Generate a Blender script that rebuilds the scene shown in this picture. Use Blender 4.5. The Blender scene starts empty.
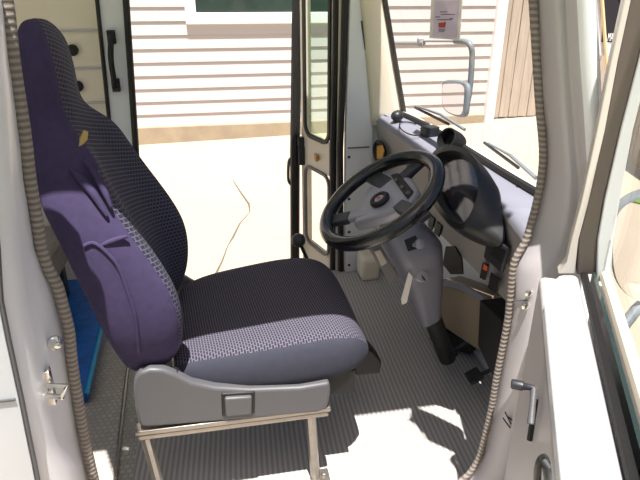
import bpy, bmesh, math, random
from mathutils import Vector, Matrix
random.seed(4)
PI = math.pi
S = bpy.context.scene
COL = S.collection

# ------------------------------------------------------------------ camera (surveyed)
F = 560.0; H = 1.25
PITCH = math.atan(245 / F)
YAW = math.atan((320 - 205) / (F / math.cos(PITCH)))
def ray(px, py):
    a = (px - 320) / F; b = (240 - py) / F
    cp, sp = math.cos(PITCH), math.sin(PITCH); cy, sy = math.cos(YAW), math.sin(YAW)
    fw = cp + sp * b
    return Vector((a * cy + fw * sy, -a * sy + fw * cy, -sp + cp * b))
EYE = Vector((0, 0, H))
def onY(px, py, y): d = ray(px, py); return EYE + d * (y / d.y)
def onX(px, py, x): d = ray(px, py); return EYE + d * (x / d.x)
def onZ(px, py, z): d = ray(px, py); return EYE + d * ((z - H) / d.z)
def onP(px, py, p0, n): d = ray(px, py); return EYE + d * ((Vector(p0) - EYE).dot(n) / d.dot(n))

cam = bpy.data.cameras.new('camera'); camo = bpy.data.objects.new('camera', cam); COL.objects.link(camo)
camo.location = EYE; camo.rotation_euler = (PI / 2 - PITCH, 0, -YAW)
cam.sensor_width = 36; cam.lens = F / 640 * 36; cam.clip_start = .02
S.camera = camo

# ------------------------------------------------------------------ materials
def lin(c):
    return tuple(((v / 255) / 12.92 if v / 255 <= .04045 else ((v / 255 + .055) / 1.055) ** 2.4) for v in c) + (1,)
def mat(name, rgb, rough=.6, metal=0, noise=0, nscale=8, bump=0, bscale=200, coat=0, spec=.5):
    m = bpy.data.materials.new(name); m.use_nodes = True
    nt = m.node_tree; b = nt.nodes['Principled BSDF']
    b.inputs['Roughness'].default_value = rough; b.inputs['Metallic'].default_value = metal
    b.inputs['Coat Weight'].default_value = coat; b.inputs['Specular IOR Level'].default_value = spec
    c = lin(rgb); b.inputs['Base Color'].default_value = c
    tc = nt.nodes.new('ShaderNodeTexCoord')
    if noise:
        n = nt.nodes.new('ShaderNodeTexNoise'); n.inputs['Scale'].default_value = nscale; n.inputs['Detail'].default_value = 6
        nt.links.new(tc.outputs['Object'], n.inputs['Vector'])
        r = nt.nodes.new('ShaderNodeMix'); r.data_type = 'RGBA'
        r.inputs[6].default_value = tuple(v * (1 - noise) for v in c[:3]) + (1,); r.inputs[7].default_value = tuple(min(1, v * (1 + noise)) for v in c[:3]) + (1,)
        nt.links.new(n.outputs['Fac'], r.inputs[0]); nt.links.new(r.outputs[2], b.inputs['Base Color'])
    if bump:
        n = nt.nodes.new('ShaderNodeTexNoise'); n.inputs['Scale'].default_value = bscale
        nt.links.new(tc.outputs['Object'], n.inputs['Vector'])
        u = nt.nodes.new('ShaderNodeBump'); u.inputs['Strength'].default_value = bump; u.inputs['Distance'].default_value = .002
        nt.links.new(n.outputs['Fac'], u.inputs['Height']); nt.links.new(u.outputs['Normal'], b.inputs['Normal'])
    return m
def brickmat(name, dark, light, w, h, mortar, axis='xy', rough=.9, rot=0, bump=.3, contrast=None):
    """small woven or ribbed repeat: bricks of one colour with joints of another"""
    m = mat(name, dark, rough); nt = m.node_tree; b = nt.nodes['Principled BSDF']
    tc = [n for n in nt.nodes if n.type == 'TEX_COORD'][0]
    mp = nt.nodes.new('ShaderNodeMapping'); mp.vector_type = 'TEXTURE' if False else 'POINT'
    sx = nt.nodes.new('ShaderNodeSeparateXYZ'); cx = nt.nodes.new('ShaderNodeCombineXYZ')
    nt.links.new(tc.outputs['Object'], sx.inputs[0])
    for i, a in enumerate(axis): nt.links.new(sx.outputs['xyz'.index(a)], cx.inputs[i])
    nt.links.new(cx.outputs[0], mp.inputs['Vector']); mp.inputs['Rotation'].default_value = (0, 0, rot)
    t = nt.nodes.new('ShaderNodeTexBrick'); nt.links.new(mp.outputs[0], t.inputs['Vector'])
    t.inputs['Scale'].default_value = 1; t.inputs['Brick Width'].default_value = w; t.inputs['Row Height'].default_value = h
    t.inputs['Mortar Size'].default_value = mortar; t.inputs['Mortar Smooth'].default_value = .4
    d = lin(dark); t.inputs['Color1'].default_value = d; t.inputs['Color2'].default_value = tuple(v * .8 for v in d[:3]) + (1,)
    t.inputs['Mortar'].default_value = lin(light)
    nt.links.new(t.outputs['Color'], b.inputs['Base Color'])
    u = nt.nodes.new('ShaderNodeBump'); u.inputs['Strength'].default_value = bump; u.inputs['Distance'].default_value = .003
    nt.links.new(t.outputs['Fac'], u.inputs['Height']); nt.links.new(u.outputs['Normal'], b.inputs['Normal'])
    return m
def wavemat(name, c1, c2, axis, period, rough=.6, bump=.5, dist=0, rot=0, lo=.3, hi=.7):
    m = mat(name, c1, rough); nt = m.node_tree; b = nt.nodes['Principled BSDF']
    tc = [n for n in nt.nodes if n.type == 'TEX_COORD'][0]
    mp = nt.nodes.new('ShaderNodeMapping'); mp.inputs['Rotation'].default_value = (0, 0, rot)
    nt.links.new(tc.outputs['Object'], mp.inputs['Vector'])
    w = nt.nodes.new('ShaderNodeTexWave'); w.bands_direction = axis; w.inputs['Scale'].default_value = 2 * PI / (20 * period)
    w.inputs['Distortion'].default_value = dist
    nt.links.new(mp.outputs[0], w.inputs['Vector'])
    r = nt.nodes.new('ShaderNodeValToRGB'); r.color_ramp.elements[0].position = lo; r.color_ramp.elements[1].position = hi
    r.color_ramp.elements[0].color = lin(c2); r.color_ramp.elements[1].color = lin(c1)
    nt.links.new(w.outputs['Fac'], r.inputs[0]); nt.links.new(r.outputs[0], b.inputs['Base Color'])
    u = nt.nodes.new('ShaderNodeBump'); u.inputs['Strength'].default_value = bump; u.inputs['Distance'].default_value = .004
    nt.links.new(w.outputs['Fac'], u.inputs['Height']); nt.links.new(u.outputs['Normal'], b.inputs['Normal'])
    return m
def glassmat(name, tint, alpha_mix, rough=.0):
    """thin pane: mostly clear with a fresnel reflection"""
    m = bpy.data.materials.new(name); m.use_nodes = True; nt = m.node_tree
    nt.nodes.remove(nt.nodes['Principled BSDF']); out = [n for n in nt.nodes if n.type == 'OUTPUT_MATERIAL'][0]
    tr = nt.nodes.new('ShaderNodeBsdfTransparent'); tr.inputs[0].default_value = tint
    gl = nt.nodes.new('ShaderNodeBsdfGlossy'); gl.inputs['Roughness'].default_value = rough
    lw = nt.nodes.new('ShaderNodeLayerWeight'); pw = nt.nodes.new('ShaderNodeMath'); pw.operation = 'POWER'; pw.inputs[1].default_value = 5
    nt.links.new(lw.outputs['Facing'], pw.inputs[0])
    fr = nt.nodes.new('ShaderNodeMath'); fr.operation = 'MULTIPLY_ADD'; fr.inputs[1].default_value = .95; fr.inputs[2].default_value = .045
    nt.links.new(pw.outputs[0], fr.inputs[0])
    ml = nt.nodes.new('ShaderNodeMath'); ml.operation = 'MULTIPLY'; ml.inputs[1].default_value = alpha_mix
    mx = nt.nodes.new('ShaderNodeMixShader')
    nt.links.new(fr.outputs[0], ml.inputs[0]); nt.links.new(ml.outputs[0], mx.inputs[0])
    nt.links.new(tr.outputs[0], mx.inputs[1]); nt.links.new(gl.outputs[0], mx.inputs[2]); nt.links.new(mx.outputs[0], out.inputs[0])
    return m

M = {}
M['white'] = mat('white_paint', (226, 227, 230), .35, coat=.3, noise=.03, nscale=3)
M['jamb'] = mat('jamb_paint', (224, 222, 225), .4, coat=.2, noise=.05, nscale=6)
M['jamb2'] = mat('warm_white_paint', (205, 196, 186), .5)
M['pillar'] = mat('grey_pillar_paint', (182, 176, 178), .45, coat=.1, noise=.04, nscale=8)
M['cream'] = mat('cream_paint', (226, 214, 194), .5, noise=.03)
M['liner'] = mat('grey_liner', (220, 220, 220), .5, noise=.04)
M['rubber'] = mat('black_rubber', (30, 28, 27), .6, bump=.2)
M['seal'] = wavemat('ribbed_seal', (142, 132, 124), (108, 100, 93), 'Z', .0105, .8, .3)
M['plastic'] = mat('dark_plastic', (40, 41, 46), .42, noise=.1, bump=.15, bscale=500)
M['gplastic'] = mat('grey_plastic', (80, 79, 82), .45, noise=.06, bump=.2, bscale=600)
M['col'] = mat('column_plastic', (112, 112, 124), .4, noise=.06, bump=.15, bscale=500)
M['dash'] = mat('dash_top', (126, 126, 138), .55, noise=.06, bump=.2, bscale=400)
M['fascia'] = mat('fascia', (142, 137, 136), .55, noise=.06, bump=.2, bscale=400)
M['black'] = mat('matt_black', (16, 16, 17), .6)
M['gloss'] = mat('rim_black', (20, 20, 22), .25, coat=.3)
M['steel'] = mat('steel', (150, 143, 135), .35, .8, noise=.2, nscale=40)
M['chrome'] = mat('chrome', (225, 222, 218), .15, 1)
M['silver'] = mat('silver_plastic', (150, 150, 156), .35, .2)
M['navy'] = mat('plain_navy_fabric', (68, 60, 88), .95, noise=.2, nscale=60, bump=.5, bscale=900, spec=.1)
M['weaveX'] = brickmat('woven_cushion_fabric', (31, 33, 52), (98, 92, 102), .0120, .0068, .0013, 'yx', rot=.10)
M['weaveY'] = brickmat('woven_back_fabric', (33, 34, 52), (86, 82, 98), .014, .010, .0017, 'yz', rot=.25)
M['grey_fabric'] = mat('side_fabric', (58, 59, 70), .9, noise=.15, nscale=50, bump=.4, bscale=900, spec=.2)
M['mat'] = wavemat('ribbed_mat', (172, 168, 164), (144, 140, 136), 'X', .0150, .6, .15, rot=.05)
M['floor'] = brickmat('tread_floor', (176, 170, 162), (150, 145, 139), .018, .018, .003, 'xy', .6)
M['metal_tan'] = mat('tan_box_paint', (134, 118, 98), .5, .1, noise=.1)
M['lamp'] = mat('amber', (210, 150, 40), .4)
M['red'] = mat('red', (235, 92, 40), .4)
M['paper'] = mat('lilac_paper', (222, 206, 232), .8)
M['ink'] = mat('grey_print', (120, 108, 128), .8)
M['sleeve'] = mat('clear_sleeve_white', (236, 230, 228), .4)
M['rinkred'] = mat('red_print', (196, 62, 72), .8)
M['mirror'] = mat('mirror_glass', (235, 235, 235), .02, 1)
M['arm'] = mat('mirror_arm_grey', (110, 116, 122), .5)
M['mgrey'] = mat('grey_bar_plastic', (150, 148, 148), .5)
M['concrete'] = mat('pale_concrete', (164, 150, 132), .9, noise=.09, nscale=1.2, bump=.3, bscale=60)
M['crack'] = mat('crack_dirt', (96, 84, 72), .95)
M['found'] = mat('sandy_foundation', (160, 144, 122), .95, noise=.25, nscale=6, bump=.5, bscale=30)
M['siding'] = mat('vinyl_siding', (198, 189, 187), .6, noise=.03, nscale=2)
M['trim'] = mat('white_trim', (244, 242, 240), .5)
M['winglass'] = mat('window_glass', (52, 66, 60), .05, 0, noise=.5, nscale=3, coat=.6)  # dark green base stands in for reflected greenery
M['wood'] = mat('weathered_wood', (172, 158, 144), .9, noise=.3, nscale=5, bump=.4, bscale=40)
M['darkwood'] = mat('dark_weathered_wood', (132, 116, 100), .9, noise=.3, nscale=5, bump=.4, bscale=40)
M['pole'] = mat('pale_pole', (232, 206, 162), .6)
M['cloth_black'] = mat('black_banner_cloth', (32, 30, 36), .9)
M['cloth_white'] = mat('white_banner_cloth', (206, 208, 216), .8)
M['cloth_red'] = mat('red_banner_print', (232, 28, 34), .8)
M['letter'] = mat('white_letters', (240, 240, 240), .8)
M['blue'] = mat('blue_vinyl', (14, 92, 176), .3, noise=.7, nscale=22, bump=.8, bscale=35)
M['cyan'] = mat('cyan_edge', (30, 150, 200), .4)
M['cushgrey'] = mat('grey_carpet', (128, 120, 114), .95, noise=.3, nscale=20, bump=.5, bscale=300)
M['grass'] = mat('lawn', (92, 128, 48), 1, noise=.4, nscale=3)
M['clear'] = glassmat('clear_pane', (.98, .985, .98, 1), .45)
M['green'] = glassmat('green_pane', (.80, .90, .84, 1), 1.0)
M['dial'] = mat('gauge_face', (58, 58, 64), .3)
M['lens'] = glassmat('gauge_lens', (.85, .85, .88, 1), 1.6, .05)
M['channel'] = mat('brown_channel', (92, 82, 74), .6)
M['tag'] = mat('white_key_tag', (214, 206, 196), .4)
M['gold'] = mat('tan_fabric_tag', (190, 160, 96), .9)
M['darkblock'] = mat('dark_footwell', (44, 40, 38), .7)
# vertical grain for the fence boards
for k in ('wood', 'darkwood'):
    nt = M[k].node_tree; tc = [n for n in nt.nodes if n.type == 'TEX_COORD'][0]
    mp = nt.nodes.new('ShaderNodeMapping'); mp.inputs['Scale'].default_value = (6, 6, .5); nt.links.new(tc.outputs['Object'], mp.inputs[0])
    for n in nt.nodes:
        if n.type == 'TEX_NOISE': nt.links.new(mp.outputs[0], n.inputs['Vector'])

# ------------------------------------------------------------------ mesh helpers
class MB:
    def __init__(s): s.bm = bmesh.new()
    def box(s, c, d, rot=None, mi=0):
        r = bmesh.ops.create_cube(s.bm, size=1)
        m = Matrix.Translation(Vector(c)) @ (rot.to_4x4() if rot else Matrix.Identity(4)) @ Matrix.Diagonal((*d, 1))
        bmesh.ops.transform(s.bm, matrix=m, verts=r['verts'])
        for v in r['verts']:
            for f in v.link_faces: f.material_index = mi
        return s
    def loft(s, rows, closed=False, cap=False, mi=None):
        g = [[s.bm.verts.new(p) for p in r] for r in rows]; n = len(rows[0])
        for i in range(len(g) - 1):
            for j in range(n if closed else n - 1):
                f = s.bm.faces.new((g[i][j], g[i][(j + 1) % n], g[i + 1][(j + 1) % n], g[i + 1][j]))
                if mi: f.material_index = mi(i, j)
        if cap and closed:
            s.bm.faces.new(list(reversed(g[0]))); s.bm.faces.new(g[-1])
        return s
    def prism(s, pts, vec, mi=0):
        a = [s.bm.verts.new(p) for p in pts]; b = [s.bm.verts.new(Vector(p) + Vector(vec)) for p in pts]; n = len(a)
        fs = [s.bm.faces.new(a), s.bm.faces.new(list(reversed(b)))]
        for i in range(n): fs.append(s.bm.faces.new((a[i], b[i], b[(i + 1) % n], a[(i + 1) % n])))
        for f in fs: f.material_index = mi
        return s
    def tube(s, pts, r, seg=10, closed=False, mi=None, flat=1.0, up=None):
        pts = [Vector(p) for p in pts]; rr = r if isinstance(r, (list, tuple)) else [r] * len(pts); rows = []
        prev = None
        for i, p in enumerate(pts):
            if closed: t = pts[(i + 1) % len(pts)] - pts[i - 1]
            else: t = pts[min(i + 1, len(pts) - 1)] - pts[max(i - 1, 0)]
            t.normalize()
            if prev is None:
                u = Vector(up) if up else (Vector((0, 0, 1)) if abs(t.z) < .9 else Vector((1, 0, 0)))
            else: u = prev
            u = (u - t * u.dot(t)).normalized(); prev = u; w = t.cross(u)
            rows.append([p + (u * math.cos(a) * rr[i] + w * math.sin(a) * rr[i] * flat) for a in [2 * PI * k / seg for k in range(seg)]])
        if closed: rows.append(rows[0])
        s.loft(rows, True, not closed)
        if closed: bmesh.ops.remove_doubles(s.bm, verts=s.bm.verts[:], dist=1e-6)
        return s
    def lathe(s, prof, o=(0, 0, 0), axis=(0, 0, 1), seg=24):
        ax = Vector(axis).normalized(); u = ax.orthogonal().normalized(); w = ax.cross(u); o = Vector(o)
        rows = [[o + ax * h + (u * math.cos(a) + w * math.sin(a)) * max(r, 1e-4) for a in [2 * PI * k / seg for k in range(seg)]] for r, h in prof]
        return s.loft(rows, True, True)
    def build(s, name, mats, parent=None, bevel=0, smooth=True, sub=0, solid=0, seg=2, offset=0):
        bmesh.ops.recalc_face_normals(s.bm, faces=s.bm.faces[:])
        me = bpy.data.meshes.new(name); s.bm.to_mesh(me); s.bm.free()
        for m in (mats if isinstance(mats, list) else [mats]): me.materials.append(m)
        o = bpy.data.objects.new(name, me); COL.objects.link(o)
        if smooth:
            for p in me.polygons: p.use_smooth = True
        if solid:
            md = o.modifiers.new('solid', 'SOLIDIFY'); md.thickness = solid; md.offset = offset
        if bevel:
            md = o.modifiers.new('bevel', 'BEVEL'); md.width = bevel; md.segments = seg; md.limit_method = 'ANGLE'; md.angle_limit = .6
        if sub:
            md = o.modifiers.new('sub', 'SUBSURF'); md.levels = sub; md.render_levels = sub
        elif smooth and not solid:
            try:
                me.set_sharp_from_angle(angle=.7)
            except Exception: pass
        if parent:
            o.parent = parent
            o.matrix_parent_inverse = Matrix.Translation(-parent_loc(parent))
        return o
def parent_loc(p):
    v = Vector(p.location)
    return v
def empty(name, loc, label, cat, group=None):
    o = bpy.data.objects.new(name, None); COL.objects.link(o); o.location = loc; o.empty_display_size = .05
    o['label'] = label; o['category'] = cat
    if group: o['group'] = group
    return o
def tag(o, label, cat, group=None):
    o['label'] = label; o['category'] = cat
    if group: o['group'] = group
    return o
def struct(o): o['kind'] = 'structure'; return o
def spline(pts, n=6, closed=False):
    P = [Vector(p) for p in pts]; out = []; N = len(P)
    for i in range(N if closed else N - 1):
        if closed: a, b, c, d = P[i - 1], P[i], P[(i + 1) % N], P[(i + 2) % N]
        else: a, b, c, d = P[max(i - 1, 0)], P[i], P[i + 1], P[min(i + 2, N - 1)]
        for k in range(n):
            t = k / n
            out.append(.5 * ((2 * b) + (c - a) * t + (2 * a - 5 * b + 4 * c - d) * t * t + (3 * b - a - 3 * c + d) * t ** 3))
    if not closed: out.append(P[-1])
    return out
def interp(tab, x):
    if x <= tab[0][0]: return tab[0][1]
    for (a, u), (b, v) in zip(tab, tab[1:]):
        if x <= b:
            t = (x - a) / (b - a); return u + (v - u) * t
    return tab[-1][1]
def roundrect(w, h, r, n=5):
    out = []
    for cx, cy, a0 in ((w / 2 - r, h / 2 - r, 0), (-w / 2 + r, h / 2 - r, PI / 2), (-w / 2 + r, -h / 2 + r, PI), (w / 2 - r, -h / 2 + r, 1.5 * PI)):
        for k in range(n + 1):
            a = a0 + PI / 2 * k / n; out.append((cx + r * math.cos(a), cy + r * math.sin(a)))
    return out

# ================================================================== OUTSIDE
GZ = lambda x: -.5 + .022 * x
b = MB(); rows = [[(x, y, GZ(x)) for x in (-14, 14)] for y in (-14, 14)]
ground = struct(b.loft(rows).build('ground', M['concrete']))
b = MB()
pts = [onZ(*p, -.5) for p in ((233, 181), (240, 192), (249, 205), (250, 213), (240, 224), (233, 238), (228, 246), (222, 262), (216, 274))]
rows = []
for i, p in enumerate(pts):
    z = GZ(p.x) + .0035; w = .004 + .003 * (i % 3)
    rows.append([(p.x - w, p.y, z), (p.x + w, p.y + .01, z)])
b.loft(rows).build('crack', M['crack'], ground)['kind'] = 'structure'
b = MB(); b.loft([[(x, y, GZ(x) + .012) for x in (-14, 14)] for y in (-14, -3.0)]).loft([[(x, y, GZ(x) + .012) for x in (-14, -4.2)] for y in (-3.0, 4)])
lawn = b.build('lawn', M['grass']); lawn['kind'] = 'structure'

HY = 7.45
house = empty('house', (1, HY, -.5), 'pale clapboard house with a white-framed window across the driveway', 'house')
hl, hr = -4.0, onY(488, 110, 7.45).x
b = MB(); prof = []; z = -.30; pitch_ = .158
while z < 3.6:
    prof += [(HY - .016, z), (HY - .015, z + .006), (HY - .001, z + pitch_ - .012), (HY + .001, z + pitch_ - .003)]; z += pitch_
b.loft([[(hl, y, zz), (hr, y, zz)] for y, zz in prof])
b.build('siding_wall', M['siding'], house, smooth=False)
b = MB(); b.box(((hl + hr) / 2, HY + .16, 1.5), (hr - hl, .3, 4.2)); b.build('wall_core', M['siding'], house)
b = MB(); b.box(((hl + hr) / 2, HY + .02, -.47), (hr - hl, .12, .36)); b.build('foundation', M['found'], house, bevel=.02)
wl = onY(186, 22, HY).x; wz = onY(240, 22, HY).z
win = MB()
ww, wh, ft = 1.9, 1.3, .13
sh_ = wh - 1.5 * ft + .02; sc_ = wz + (ft - .02 + wh - ft / 2) / 2
for c, d in (((wl + ww / 2, HY - .02, wz + ft / 2 - .02), (ww, .07, ft)), ((wl + ww / 2, HY - .02, wz + wh), (ww, .07, ft)), ((wl + ft / 2, HY - .02, sc_), (ft, .07, sh_)), ((wl + ww - ft / 2, HY - .02, sc_), (ft, .07, sh_))): win.box(c, d)
wf = win.build('window_frame', M['trim'], house, bevel=.008, smooth=False)
b = MB(); b.box((wl + ww / 2, HY - .01, wz + wh / 2 + .03), (ww - .20, .02, wh - .14)); b.build('window_pane', M['winglass'], wf)
b = MB(); b.box((hr, HY - .02, 1.55), (.14, .12, 4.0)); b.build('corner_trim', M['trim'], house, bevel=.01)

def fence(name, a, d, n, h, mk, label):
    a = Vector(a); d = Vector(d); ang = math.atan2(d.y, d.x); t = empty(name, a, label, 'fence')
    R = Matrix.Rotation(ang, 3, 'Z'); L = d.length
    for zz in (.35, 1.3):
        m = a + d / 2; nrm = R @ Vector((0, .05, 0))
        MB().box((m.x + nrm.x, m.y + nrm.y, a.z + zz), (L, .05, .09), R).build('rail', M[mk], t)
    w = L / n
    b = MB()
    for i in range(n):
        c = a + d * ((i + .5) / n); j = random.uniform(-.006, .006); hh = h + random.uniform(-.03, .03)
        b.box((c.x, c.y + j, a.z + hh / 2 + .03), (w - .012, .022, hh), R)
    b.build('board_panel', M[mk], t, smooth=False)
    return t
fence('wooden_fence', (hr + .1, HY + .15, GZ(4)), (4.6, .0, 0), 31, 2.4, 'wood', 'weathered brown board fence standing at the right end of the pale house')
sf = onZ(640, 168, -.36)
fence('board_fence', (sf.x + .13, sf.y + .48, -.40), (-.98, -3.6, 0), 25, 2.2, 'darkwood', 'dark board fence running back from the house, seen through the open door window')

# banner on its pole between house and van
BY = 6.4
bt = empty('banner', onY(606, 120, BY), 'black banner with white letters and a red patch on a pale pole', 'banner')
p0, p1 = onY(599, -40, BY - .02), onY(610, 108, BY - .02)
MB().tube([p0, p1], .02).build('pole', M['pole'], bt)
fl = lambda *q: [onY(x, y, BY) for x, y in q]
MB().prism(fl((590, -40), (603, -40), (600, 42), (640, 44), (640, 57), (592, 55)), (0, .02, 0)).build('white_border', M['cloth_white'], bt)
MB().prism(fl((606, -40), (650, -40), (640, 44), (602, 42)), (0, .015, 0)).build('cloth', M['cloth_black'], bt)
MB().prism([v - Vector((0, .012, 0)) for v in fl((617, -8), (640, -8), (640, 6), (624, 9))], (0, .006, 0)).build('red_patch', M['cloth_red'], bt)
cu = bpy.data.curves.new('lettering', 'FONT'); cu.body = 'MAS'; cu.size = .13; cu.extrude = .002
lo = bpy.data.objects.new('lettering', cu); COL.objects.link(lo)
dg = bpy.context.evaluated_depsgraph_get(); me = bpy.data.meshes.new_from_object(lo.evaluated_get(dg)); bpy.data.objects.remove(lo)
me.materials.append(M['letter']); lo = bpy.data.objects.new('lettering', me); COL.objects.link(lo)
q = onY(607, 41, BY - .012); lo.matrix_world = Matrix.Translation(q) @ Matrix.Rotation(PI / 2, 4, 'X') @ Matrix.Diagonal((.42, 1, 1, 1))
lo.parent = bt; lo.matrix_parent_inverse = Matrix.Translation(-Vector(bt.location))

# ================================================================== VAN
van = empty('delivery_van', (0, 1.6, -.05), 'white delivery van body seen through its open driver doorway', 'van')
NY = .95            # plane of the doorway seal
# floor and side
b = MB(); b.box((-.2, 1.68, -.03), (2.5, 1.50, .058)); b.build('floor_panel', M['floor'], van)
b = MB(); b.tube([onZ(113, 500, .004), onZ(126, 380, .004), onZ(140, 285, .004)], .006, 6); b.build('floor_seam', M['steel'], van)
# left side walls of the van
LY = 2.42
post = [onY(x, y, LY) for x, y in ((104, -30), (129, -30), (140, 160), (150, 275), (136, 275), (118, 160))]
b = MB(); b.prism([onY(x, y, LY) for x, y in ((95, -60), (125, -60), (128, 0), (137, 150), (142, 235), (120, 235), (108, 109), (97, 0))], (0, .05, 0))
b.build('door_post', M['liner'], van, bevel=.006)
b = MB(); b.tube([onY(x, y, LY - .005) for x, y in ((123, -60), (126, 0), (136, 150), (141, 235))], .013, 8); b.build('door_seal', M['rubber'], van)
b = MB(); b.tube([onY(x, y, LY - .004) for x, y in ((93, -60), (97, 0), (108, 109), (121, 235))], .008, 8); b.build('door_seal', M['rubber'], van)
gh = MB(); gh.tube(spline([onY(112, 34, LY - .008), onY(111, 40, LY - .04), onY(111, 60, LY - .05), onY(114, 80, LY - .04), onY(116, 88, LY - .008)]), .009, 10, flat=1.3)
gh.box(onY(111.5, 37, LY - .01), (.03, .03, .05)).box(onY(116, 85, LY - .01), (.03, .03, .05))
gh.build('grab_handle', M['black'], van, bevel=.004)
b = MB(); 
zc = [onY(60, y, LY + .03).z for y in (31, 69, 104)]
b.box((-.95, LY + .055, .9), (1.17, .03, 2.0)); cw = b.build('cargo_wall', M['cream'], van)
for z in zc: MB().box((-.95, LY + .037, z), (1.17, .008, .008)).build('groove', M['pillar'], cw)
for p in ((73, 50), (78, 86)): MB().lathe([(.0, 0), (.022, .002), (.022, .012), (.012, .02), (0, .021)], onY(*p, LY + .036), (0, -1, 0), 16).build('knob', M['black'], cw)
# far wall ahead of the folding door + A pillar
b = MB(); b.prism([onY(x, y, 2.40) for x, y in ((352, -60), (375, -60), (372, 60), (376, 276), (345, 277), (346, 140))], (0, .04, 0)); sp = b.build('side_panel', M['liner'], van, bevel=.004)
for p in ((349, 157), (349, 199), (349, 232), (349, 265)): MB().lathe([(0, 0), (.007, .001), (.006, .004), (0, .005)], onY(*p, 2.40), (0, -1, 0), 10).build('screw', M['plastic'], sp)
MB().box(onY(358.5, 147.5, 2.398), (.10, .004, .005)).build('panel_joint', M['gplastic'], sp)
b = MB(); b.prism([onY(x, y, 2.395) for x, y in ((361, 21), (365, 21), (369, 50), (365, 50))], (0, .02, 0)).build('door_stop', M['plastic'], sp)
pil = [[onY(x0, y, 2.40), onY(x1, y, 2.385), onY(x2, y, 2.37), onY(x3, y, 2.39), onY(x3, y, 2.47)] for y, x0, x1, x2, x3 in ((-70, 353, 357, 362, 377), (0, 361, 365, 372, 386), (60, 367, 371, 380, 396), (112, 371, 375, 388, 404), (125, 372, 376, 390, 406))]
MB().loft(pil).build('windshield_pillar', M['cream'], van, solid=.012)
MB().tube([onY(x, y, 2.375) for x, y in ((372, -70), (385, 0), (395, 60), (404, 112))], .011, 8).build('windshield_seal', M['rubber'], van)
MB().prism([onY(x, y, 2.41) for x, y in ((345, 276), (352, 120), (371, 105), (410, 110), (420, 290))], (0, .04, 0)).build('footwell_wall', M['liner'], van)
MB().box(onY(368, 265, 2.33), (.09, .12, .12)).build('step_cover', M['cream'], van, bevel=.02)

# near side: rear quarter outer panel, jamb, striker
rowsL = [(-225, -230, -185, -170, -166), (-120, -150, -108, -92, -88), (-60, -78, -53, -38, -34), (0, -25, -10, -3, 1), (60, -16, -4, 2, 8), (130, -10, 3, 9, 19), (180, -5, 6, 12, 25), (220, -3, 9, 16, 32), (250, 0, 12, 20, 37), (270, 1, 14, 23, 45),  # unseen top rows shaped to lean back so sun reaches the seat
         (300, 3, 17, 26, 57), (340, 11, 25, 35, 66), (400, 24, 36, 46, 75), (440, 32, 44, 54, 81), (464, 37, 50, 66, 86), (480, 40, 54, 70, 89), (520, 48, 60, 80, 99), (620, 68, 80, 100, 122)]
b = MB()
b.loft([[Vector((-1.35, .83, onY(e, y, .81).z)), onY(e - 6, y, .81), onY(e, y, .815), onY(r, y, .835), onY(j, y, .86), onY((j + k) / 2, y, .93), onY(k, y, NY + .01), onY(k + 2, y, NY + .05)] for y, e, r, j, k in rowsL])
jamb = b.build('door_jamb', M['jamb'], van, solid=.006, offset=0)
b = MB(); b.loft([[Vector((-1.35, .80, onY(e, y, .80).z)), onY(e - 5, y, .80)] for y, e, r, j, k in rowsL if y > -60 or 1]); op = b.build('rear_body_side', M['white'], van, solid=.01, offset=0)
b = MB(); pa = onY(24, 397, .797); b.box((pa.x - .45 - .012, .793, pa.z), (.9, .004, .003)); b.build('swage_line', M['gplastic'], op)
seam = MB().tube([onY(e - 2, y, .803) for y, e, r, j, k in rowsL], .004, 6).build('edge_seam', M['gplastic'], op)
# striker
sc = onY(47, 386, .874)
st = MB(); st.box(sc, (.020, .016, .075)).box(sc + Vector((.0, -.008, .03)), (.026, .010, .016)); st.tube([sc + Vector((0, -.016, -.008)), sc + Vector((.030, -.026, -.008)), sc + Vector((.040, -.026, .014)), sc + Vector((.006, -.018, .014))], .0055, 8)
st.build('striker', M['chrome'], jamb, bevel=.003)
bc = onY(54, 342, .912)
MB().lathe([(0, 0), (.013, .0), (.013, .008), (.009, .012), (.006, .02), (0, .022)], bc, (.5, -.8, .1), 16).build('bumper_button', M['chrome'], jamb)
# ribbed seals round the doorway
lp = [(-158, -225), (-82, -120), (-30, -60), (-6, -25), (6, 0), (13, 60), (24, 130), (30, 180), (37, 220), (41, 248), (49, 270), (57, 285), (62, 302), (69, 330), (72, 360), (78, 400), (85, 440), (94, 480), (104, 520), (126, 620)]
rp = [(523, -120), (528, -60), (533, 0), (539, 100), (543, 150), (541, 180), (536, 205), (532, 220), (526, 240), (517, 256), (512.5, 270), (510, 297), (508, 317), (505, 335), (502, 350), (496, 380), (491, 410), (484, 440), (478, 460), (467, 476), (450, 488), (430, 496)]
MB().tube(spline([onY(x, y, NY) for x, y in lp], 3), .0105, 10).build('doorway_seal', M['seal'], van)
MB().tube(spline([onY(x, y, NY) for x, y in rp], 3), .0075, 10).build('doorway_seal', M['seal'], van)
# sill below the doorway (top of the step)
b = MB(); b.box((.15, .93, -.16), (1.1, .2, .22)); b.build('sill', M['jamb'], van, bevel=.02)
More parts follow.
